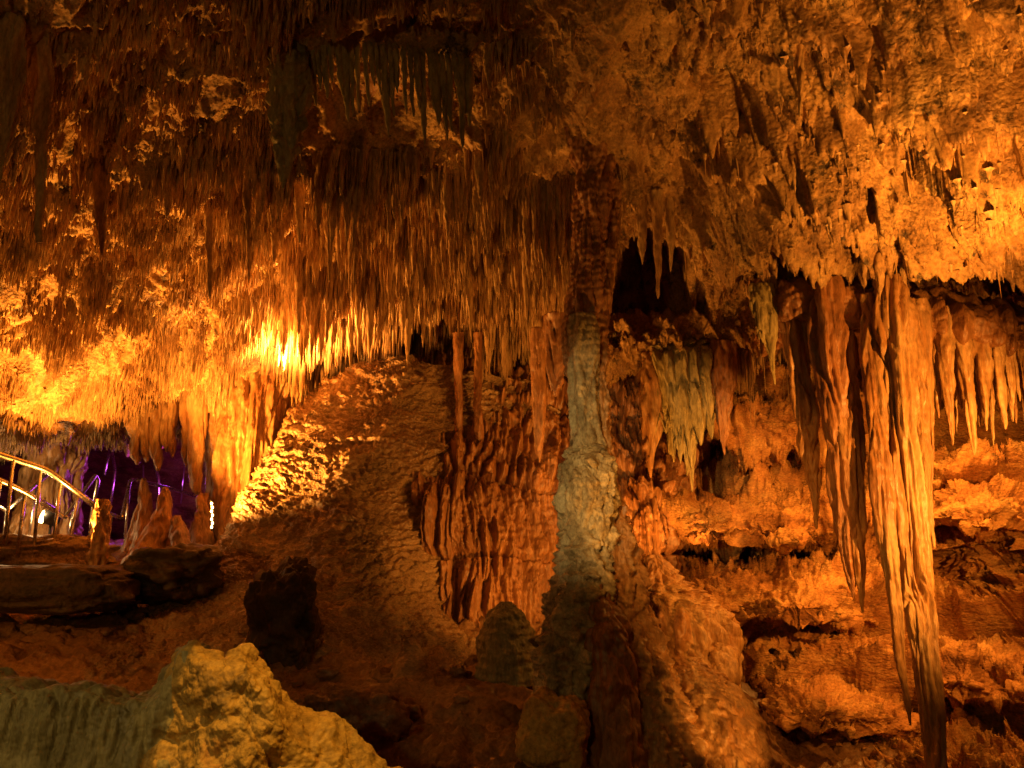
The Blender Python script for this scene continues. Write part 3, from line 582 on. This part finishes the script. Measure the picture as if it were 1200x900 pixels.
for k in range(26):
    x0 = 357 + k * 7.7 + rng.uniform(-1.2, 1.2); y0 = 42 + (x0 - 357) * .17 + rng.uniform(-3, 3); L_ = rng.uniform(52, 92) * (1.15 if k % 3 == 0 else .9); r_ = rng.uniform(3.2, 5.6); sl = rng.uniform(1, 7)
    Ys = Yd + .05 * rng.random()
    loft('strand', [(x0 - 2, y0 - 12, Ys + .12, r_ * .7), (x0, y0, Ys, r_), (x0 + sl * .3, y0 + L_ * .35, Ys, r_ * rng.uniform(.85, 1.1)), (x0 + sl * .6, y0 + L_ * .7, Ys, r_ * .8), (x0 + sl * .9, y0 + L_ * .92, Ys, r_ * .45), (x0 + sl, y0 + L_, Ys, .5)],
         M['cream'], fd, ns=20, nr=60, fl=(.012, 18, 1.2), rough=(.012, 14), seed=300 + k)
drap([(338,55,7.9,22),(338,75,7.85,27),(340,100,7.85,26),(337,130,7.85,25),(335,160,7.85,20),(333,185,7.85,13),(332,205,7.85,5),(332,215,7.85,1)], 'lumpy olive-grey hanging boss left of the fluted drapery row', 'olive', 76, hang=14, depth=.7, fl=(.06, 8, 5), rag=.05)
drap([(8,20,6.7,24),(10,70,6.7,26),(8,120,6.7,20),(3,165,6.7,12),(-2,205,6.7,4),(-4,225,6.7,1)], 'broad brown drapery hanging at the left edge of the upper ceiling', 'straw', 77, hang=14, depth=.5, rag=.2)
drap([(49,40,7.1,10),(50,100,7.1,11),(49,160,7.1,8),(48,220,7.1,6),(46,262,7.1,4.5),(45,283,7.1,3)], 'long blunt stalactite hanging beside the broad drapery on the far left', 'straw', 78, hang=14, depth=1, rag=0, ns=40, cat='stalactite', name='stalactite', fl=(.02, 12, .6))
for k, (x, y0, y1, r, Y, lab) in enumerate([(245, 235, 350, 5, 9.4, 'dark stalactite silhouetted against the golden low ceiling'), (290, 190, 292, 5, 9.2, 'dark pointed stalactite just above the bright glow'), (118, 200, 300, 8, 8.6, 'stubby dark stalactite cluster above the golden ceiling'),
                                       (350, 215, 285, 6, 9.3, 'dark stalactite above and right of the bright glow'), (385, 230, 330, 4, 9.6, 'thin dark stalactite hanging right of the bright glow'), (936, 60, 138, 5, 7.5, 'lone dark stalactite hanging from the upper right ceiling'),
                                       (770, 235, 350, 6, 9.7, 'pointed orange stalactite over the dark recess right of the column'), (752, 235, 310, 6, 9.7, 'brown stalactite between the column and the pointed orange one'), (785, 240, 318, 5, 9.8, 'thin amber stalactite right of the pointed orange one'),
                                       (1030, 310, 352, 5, 9.3, 'short stalactite on the ceiling lip above the longest stalactite'), (1058, 310, 348, 4, 9.3, 'tiny stalactite on the lip right of the short one'), (1012, 310, 345, 5, 9.3, 'small blunt stalactite at the left end of the ceiling lip')]):
    drap([(x, y0 - 12, Y, r * 1.3), (x, y0 + (y1 - y0) * .3, Y, r), (x + 1, y0 + (y1 - y0) * .65, Y, r * .75), (x + 1, y1 - 8, Y, r * .35), (x + 1, y1, Y, .6)], lab, 'straw', 80 + k, hang=12, depth=1, rag=0, ns=28, nr=70, cat='stalactite', name='stalactite', fl=(.02, 12, .8))
drap([(630,385,11.5,10),(631,430,11.5,9.5),(632,480,11.5,8),(632,520,11.5,4.5),(632,542,11.5,1)], 'long rusty red stalactite left of the column shaft', 'red', 95, depth=1, rag=0, ns=40, cat='stalactite', name='stalactite', fl=(.02, 12, .5))
drap([(655,370,10.8,20),(655,400,10.8,18),(653,430,10.8,12),(651,455,10.8,5),(650,464,10.8,1)], 'blunt brown stalactite hanging against the left of the shaft', 'red', 96, depth=.8, rag=.1, ns=50, cat='stalactite', name='stalactite')
drap([(538,390,12.6,6.5),(537,410,12.6,6),(537,445,12.6,5),(538,470,12.6,4.5),(538,492,12.65,5),(538,520,12.8,7)], 'thin amber pillar between the straw ceiling and the flowstone, left of a pair', 'red', 97, depth=1, rag=0, ns=32, cat='column', name='column', fl=(.015, 12, 1.5))
drap([(560,390,12.6,6),(560,410,12.6,5),(560,445,12.6,4.5),(560,475,12.6,5),(560,492,12.65,6),(560,520,12.8,9)], 'thin amber pillar between the straw ceiling and the flowstone, right of a pair', 'red', 98, depth=1, rag=0, ns=32, cat='column', name='column', fl=(.015, 12, 1.5))

# ------------------------------------------------------------------ foreground rock
crest = [(-120,800),(0,797),(90,806),(175,812),(203,776),(222,752),(243,768),(266,781),(290,764),(312,792),(345,833),(400,868),(470,915),(540,960)]
frow = [(30,7.3,1.),(8,6.1,1.),(0,5.35,1.),(12,5.08,1.),(58,4.98,.55),(140,4.88,.2),(330,4.75,0.)]
fr = []
for dy, Y, k in frow:
    fr.append([(x, (y if k == 1 else y * k + 835 * (1 - k)) + dy, Y - (.22 * math.exp(-((x - 285) / 70) ** 2) if dy > 10 and Y < 5.2 else 0)) for x, y in crest])
def fg_disp(P, U, V):
    drape_ = 1 / (1 + np.exp((P[:, 0] + 2.05) * 14)) * np.clip((V - .42) * 8, 0, 1)
    f = (np.abs(noise(sc(P, 11, 8, 1.0), 5)) * 2.2 - .5) * .055 + (np.abs(noise(sc(P, 26, 12, 1.2), 6)) * 2 - .5) * .026
    return drape_ * f + (1 - drape_) * (.09 * fbm(P * 2.1, 3, .45, 9) + .05 * billow(P * 3.1, 3, .45, 12) - .07 * np.clip(ridged(warp(P, 2, .2, 3) * np.array([1.6, 1.6, 2.4]), 3, .5, 22) - .35, 0, 1) + .008 * fbm(P * 14, 3, .6, 13)) + .006 * fbm(P * 30, 2, .6, 15)
fg = surf('foreground_rock', fr, 400, 640, fg_disp, M['yellow'])
tag(fg, 'big knobbly yellow rock in the lower left corner with drip-streaked left side', 'rock')
fg.data.materials.append(M['olive'])
me = fg.data; cen = np.empty(len(me.polygons) * 3, np.float32); me.polygons.foreach_get('center', cen); cen = cen.reshape(-1, 3)
jag = noise(cen * 5, 3) * .25
me.polygons.foreach_set('material_index', ((cen[:, 0] + jag < -2.0)).astype(np.int32))

# ------------------------------------------------------------------ left: boulders, parapet, railings, stalagmites, floodlight
def bld(c, r, label, mat, seed, **k):
    return tag(rock('boulder', c, r, M[mat], seed=seed, **k), label, 'boulder')
bld(W(200, 672, 11.0), (.6, .5, .32), 'low black boulder at the left foot of the mound', 'dark', 12, rough=.3)
bld(W(333, 722, 9.9), (.36, .36, .56), 'upright black rock stump on the slope of the mound', 'dark', 15, rough=.3, sq=.55)
bld(W(45, 690, 10.3), (1.15, .5, .27), 'long black slab boulder below the parapet on the far left', 'dark', 18, rough=.16, sq=.5)
bld(W(415, 850, 8.6), (.5, .35, .35), 'dark red boulder on the lower slope beside the yellow rock', 'floor', 21)
rock('parapet', W(35, 652, 11.75), (1.0, .4, .27), M['stone'], seed=24, rough=.25, sq=.55, freq=2.6, fine=.6)
tag(bpy.data.objects['parapet'], 'low crusted stone parapet under the railing', 'parapet')
loft('stalagmite', [(121,585,11.0,6),(121,592,11.0,7),(119,620,11.0,8),(116,650,11.0,9),(113,680,11.0,11)], M['amber'], ns=48, nr=110, fl=(.03, 14, 2), rough=(.05, 10), seed=121)
S_ = [o for o in COL.objects if o.name.startswith('stalagmite') and 'label' not in o]
tag(S_[-1], 'broken-topped stalagmite post beside the end of the railing', 'stalagmite')
for pts, lab, mat in [
    ([(168,560,13.2,2),(169,568,13.2,5),(169,590,13.2,8),(166,620,13.2,12),(160,650,13.2,20),(155,680,13.2,26)], 'slim pointed stalagmite, leftmost of those behind the black boulder', 'amber'),
    ([(194,571,12.4,3),(194,578,12.4,6),(192,600,12.4,10),(186,630,12.4,20),(178,660,12.4,32),(172,690,12.4,40)], 'tall cone stalagmite with a broad lit foot behind the black boulder', 'amber'),
    ([(207,604,12.2,4),(208,614,12.2,8),(210,640,12.2,14),(212,670,12.2,20)], 'low rounded stalagmite between the two cones', 'amber'),
    ([(239,578,12.9,4),(238,600,12.9,9),(236,630,12.9,15),(234,670,12.9,20)], 'dark stalagmite in front of the glowing drapery', 'amber')]:
    tag(loft('stalagmite', pts, M[mat], ns=50, nr=90, fl=(.03, 9, 1.5), rough=(.03, 9), seed=int(pts[0][0])), lab, 'stalagmite')
loft('column', [(52,500,14.2,45),(62,522,14.2,36),(66,540,14.2,32),(60,560,14.2,30),(58,590,14.2,31),(52,620,14.2,36),(45,660,14.2,44)], M['amber'], ns=120, nr=120, fl=(.09, 8, .7), rough=(.03, 8), seed=131)
tag([o for o in COL.objects if o.name.startswith('column') and 'label' not in o and o.parent is None][-1], 'squat scalloped column behind the railing', 'column')
for k, (x, y0, y1, r) in enumerate([(159,488,545,7),(171,488,541,6),(184,485,551,7),(201,485,536,5),(217,485,546,4),(194,480,530,6),(230,470,580,9)]):
    drap([(x, y0 - 40, 12.9, r * .8), (x, y0 - 12, 12.9, r * 1.5), (x, y0 + (y1 - y0) * .4, 12.9, r), (x, y0 + (y1 - y0) * .75, 12.9, r * .9), (x + 1, y1 - 5, 12.9, r * .55), (x + 1, y1, 12.9, r * .25)],
         'long blunt stalactite beside the glowing drapery' if k == 6 else 'stubby broken stalactite hanging over the dark chamber', 'amber', 140 + k, depth=1, rag=.03, ns=36, nr=60, cat='stalactite', name='stalactite', group=None if k == 6 else 'stubby stalactites over the dark chamber')

def rail(name, pts, r, parent, Y=None):
    V, T = tubeV(rounded([W(*p) for p in pts]), r); return mesh_np(name, V, T, M['steel'], parent)
rl = empty('railing', 'steel railing with bent handrail and posts above the parapet', 'railing')
rail('handrail', [(-40,520,10.8),(0,533,11.1),(56,551,11.5),(117,597,11.9)], .042, rl)
rail('middle_rail', [(-40,549,10.8),(0,563,11.1),(30,577,11.4),(64,598,11.7)], .04, rl)
for a, b in [((16,538,11.2),(5,640,11.1)),((48,549,11.45),(40,640,11.4)),((110,592,11.85),(103,650,11.75)),((71,566,11.6),(61,650,11.5)),((30,577,11.4),(20,650,11.3)),((1,563,11.1),(-12,640,11.0)),((92,580,11.8),(79,650,11.7))]:
    rail('post', [a, b], .024, rl)
r2 = empty('railing', 'zigzag steel stair railing behind the front railing', 'railing')
rail('handrail', [(-20,584,12.6),(0,594,12.7),(7,599,12.8),(56,556,13.3)], .03, r2)
rail('post', [(7,599,12.8),(2,640,12.7)], .017, r2); rail('post', [(43,568,13.2),(32,640,13)], .017, r2)
r3 = empty('railing', 'steel stair railing with a tall hooped end, tinted purple', 'railing')
rail('handrail', [(63,598,12.4),(76,607,12.5),(112,557,13.4),(115,563,13.5),(106,612,13.4)], .03, r3)
rail('post', [(87,592,12.8),(77,650,12.6)], .017, r3)
r4 = empty('railing', 'steel railing section between the stalagmite post and the dark drapery', 'railing')
rail('handrail', [(122,598,12.2),(128,602,12.4),(143,607,12.6),(153,561,13.4),(190,570,14),(235,583,14.5)], .03, r4)
rail('post', [(131,603,12.4),(122,665,12.2)], .024, r4); rail('post', [(190,570,14),(186,640,13.9)], .022, r4); rail('post', [(152,563,13.4),(146,640,13.2)], .022, r4)
r5 = empty('railing', 'thin far railing in the dark purple chamber', 'railing')
rail('handrail', [(122,557,15.5),(130,522,15.8),(135,551,15.4),(128,600,15.2)], .03, r5)
rail('handrail', [(181,545,16),(186,560,15.8),(187,590,15.6)], .03, r5)
rail('post', [(168,545,16),(168,600,16)], .016, r5); rail('post', [(217,540,16.2),(212,590,16.2)], .016, r5)
# floodlight that shows through the railing
fl_ = empty('floodlight', 'small lit floodlight on the ground behind the railing', 'floodlight')
LP = W(52, 606, 13.0)
V, T = tubeV([LP + np.array([.16, .12, -.05]), LP + np.array([.05, .02, 0]), LP], .11, 16)
mesh_np('housing', V, T, M['iron'], fl_)
V, T = tubeV([LP + np.array([-.002, -.004, .001]), LP + np.array([-.03, -.03, .01])], .10, 16); mesh_np('lens', V, T, M['bulb'], fl_)
V, T = tubeV([LP + np.array([.08, .06, -.05]), LP + np.array([.08, .06, -.5])], .02, 8); mesh_np('stand', V, T, M['iron'], fl_)

# ------------------------------------------------------------------ light
AMB = (1, .37, .05)
def lamp(name, kind, loc, power, color, radius=.08, target=None, size=None, blend=.5):
    l = bpy.data.lights.new(name, kind); o = bpy.data.objects.new(name, l); COL.objects.link(o)
    l.energy = power; l.color = color; l.shadow_soft_size = radius
    o.location = loc
    if target is not None: o.rotation_euler = (Vector(target) - Vector(loc)).to_track_quat('-Z', 'Y').to_euler()
    if kind == 'SPOT': l.spot_size = math.radians(size); l.spot_blend = blend
    return o
for k, (x, y, Y, r) in enumerate([(150,712,10.9,.09),(163,722,10.7,.06),(158,738,10.3,.08),(143,728,10.6,.05),(172,748,10.2,.07),(160,765,9.7,.05),(135,716,10.9,.07),(178,700,11,.05),
                                   (300,770,9.6,.08),(365,752,9.9,.06),(385,790,9.4,.1),(520,800,9.7,.07),(545,830,9.2,.1),(560,795,10,.05),(450,800,9.5,.07),(430,815,9.2,.05),(600,830,9.4,.08),(615,850,9.0,.06)] + [(rng.uniform(120, 620), 0, rng.uniform(8.6, 11), rng.uniform(.03, .09)) for _ in range(34)]):
    c = W(x, y or 700, Y)
    if not y:
        c[2] = floor_z(c[0], c[1]) + r * .4
    tag(rock('stone', c, (r * 1.3, r, r * .8), M['floor'], seed=k + 200, rough=.3, n=(18, 26)), 'small loose stone lying on the dark red slope', 'stone', 'loose stones on the slope')
# string of small lit bulbs beside the mound
ls = empty('light_string', 'short vertical string of tiny lit bulbs between the dark stalagmite and the mound', 'string light')
V, T = tubeV([W(247, 586, 12.0), W(248, 600, 12.0), W(248, 622, 12.0)], .008, 6); mesh_np('cable', V, T, M['iron'], ls)
for k in range(7):
    c = W(248 + (k % 2), 590 + k * 4.6, 11.98)
    rb = rock('bulb', c, (.016, .016, .02), M['bulb'], ls, seed=k, rough=0, n=(9, 10), sq=1)
lamp('lamp_glow', 'SPOT', W(340, 436, 12.1), 2300, (1, .43, .09), .08, W(340, 330, 12.1), 165, 1)
lamp('lamp_light_string', 'SPOT', W(219, 602, 11.65), 2200, AMB, .15, W(330, 470, 12.2), 115, .7)
lamp('lamp_chamber', 'POINT', LP + np.array([-.2, -.3, .25]), 65, (1, .6, .24), .06)
lamp('lamp_slab', 'SPOT', W(60, 668, 10.9), 3900, AMB, .06, W(95, 420, 10.7), 104, 1)
lamp('lamp_cascade', 'SPOT', W(955, 975, 8.0), 1500, AMB, .06, W(960, 500, 10.3), 150, .6)
lamp('lamp_right', 'SPOT', W(1340, 560, 6.2), 2500, AMB, .06, W(1150, 200, 7.2), 76, 1)
lamp('lamp_right_side', 'SPOT', W(1480, 560, 6.0), 1600, AMB, .06, W(1050, 560, 9.3), 84, .8)
lamp('lamp_high', 'SPOT', (-.4, 3.0, 2.85), 1100, AMB, .05, W(900, 720, 11.8), 30, .7)
lamp('lamp_behind_stalactites', 'SPOT', W(985, 425, 10.25), 500, AMB, .04, W(930, 720, 12), 150, .8)
lamp('lamp_behind_row', 'SPOT', W(1130, 440, 10.0), 400, AMB, .04, W(1150, 720, 11.4), 140, .8)
lamp('lamp_right_wall', 'SPOT', (5.6, 5.6, 2.3), 1000, AMB, .06, W(1140, 720, 11.3), 52, .7)
lamp('lamp_behind_column', 'SPOT', W(690, 725, 10.0), 220, AMB, .05, W(600, 570, 12), 130, .8)
lamp('lamp_behind_shoulder', 'SPOT', W(768, 690, 11.1), 380, AMB, .05, W(780, 420, 12.3), 130, .8)
lamp('lamp_column_side', 'SPOT', W(800, 965, 7.4), 620, AMB, .05, W(705, 370, 9.1), 30, .9)
lamp('lamp_apron', 'SPOT', W(1020, 965, 7.3), 190, AMB, .05, W(795, 800, 9.1), 42, .9)
lamp('fill_left', 'SPOT', (-7.6, 6.0, .8), 300, AMB, .06, W(110, 735, 10), 42, .8)  # unseen fill from the left, added to brighten the lower floor
lamp('fill_rock', 'SPOT', (-3.6, 2.4, 1.2), 120, (1, .66, .22), .05, W(80, 870, 5), 60, .9)  # unseen fill added to brighten the left face of the foreground rock
lamp('lamp_path', 'SPOT', (-.6, 3.2, 3.6), 1000, (1, .46, .06), .02, W(368, 838, 5), 19.5, .06)
lamp('lamp_column', 'SPOT', (-2.2, 1.0, .6), 1500, (1, .65, .24), .05, W(690, 540, 9), 20, .9)
lamp('fill_front', 'POINT', (-2.5, -1.5, 1.0), 170, (1, .56, .14), .1)  # unseen general fill added behind the camera, no entrance there
lamp('lamp_purple', 'POINT', W(190, 560, 15.2), 62, (.55, .06, .8), .2)
w = bpy.data.worlds.new('World'); SC.world = w; w.use_nodes = True
w.node_tree.nodes['Background'].inputs[0].default_value = (1, .5, .15, 1); w.node_tree.nodes['Background'].inputs[1].default_value = .004
SC.view_settings.view_transform = 'Standard'; SC.view_settings.look = 'None'; SC.view_settings.exposure = -.12; SC.view_settings.gamma = 1
SC.cycles.max_bounces = 6; SC.cycles.diffuse_bounces = 4; SC.cycles.use_denoising = True
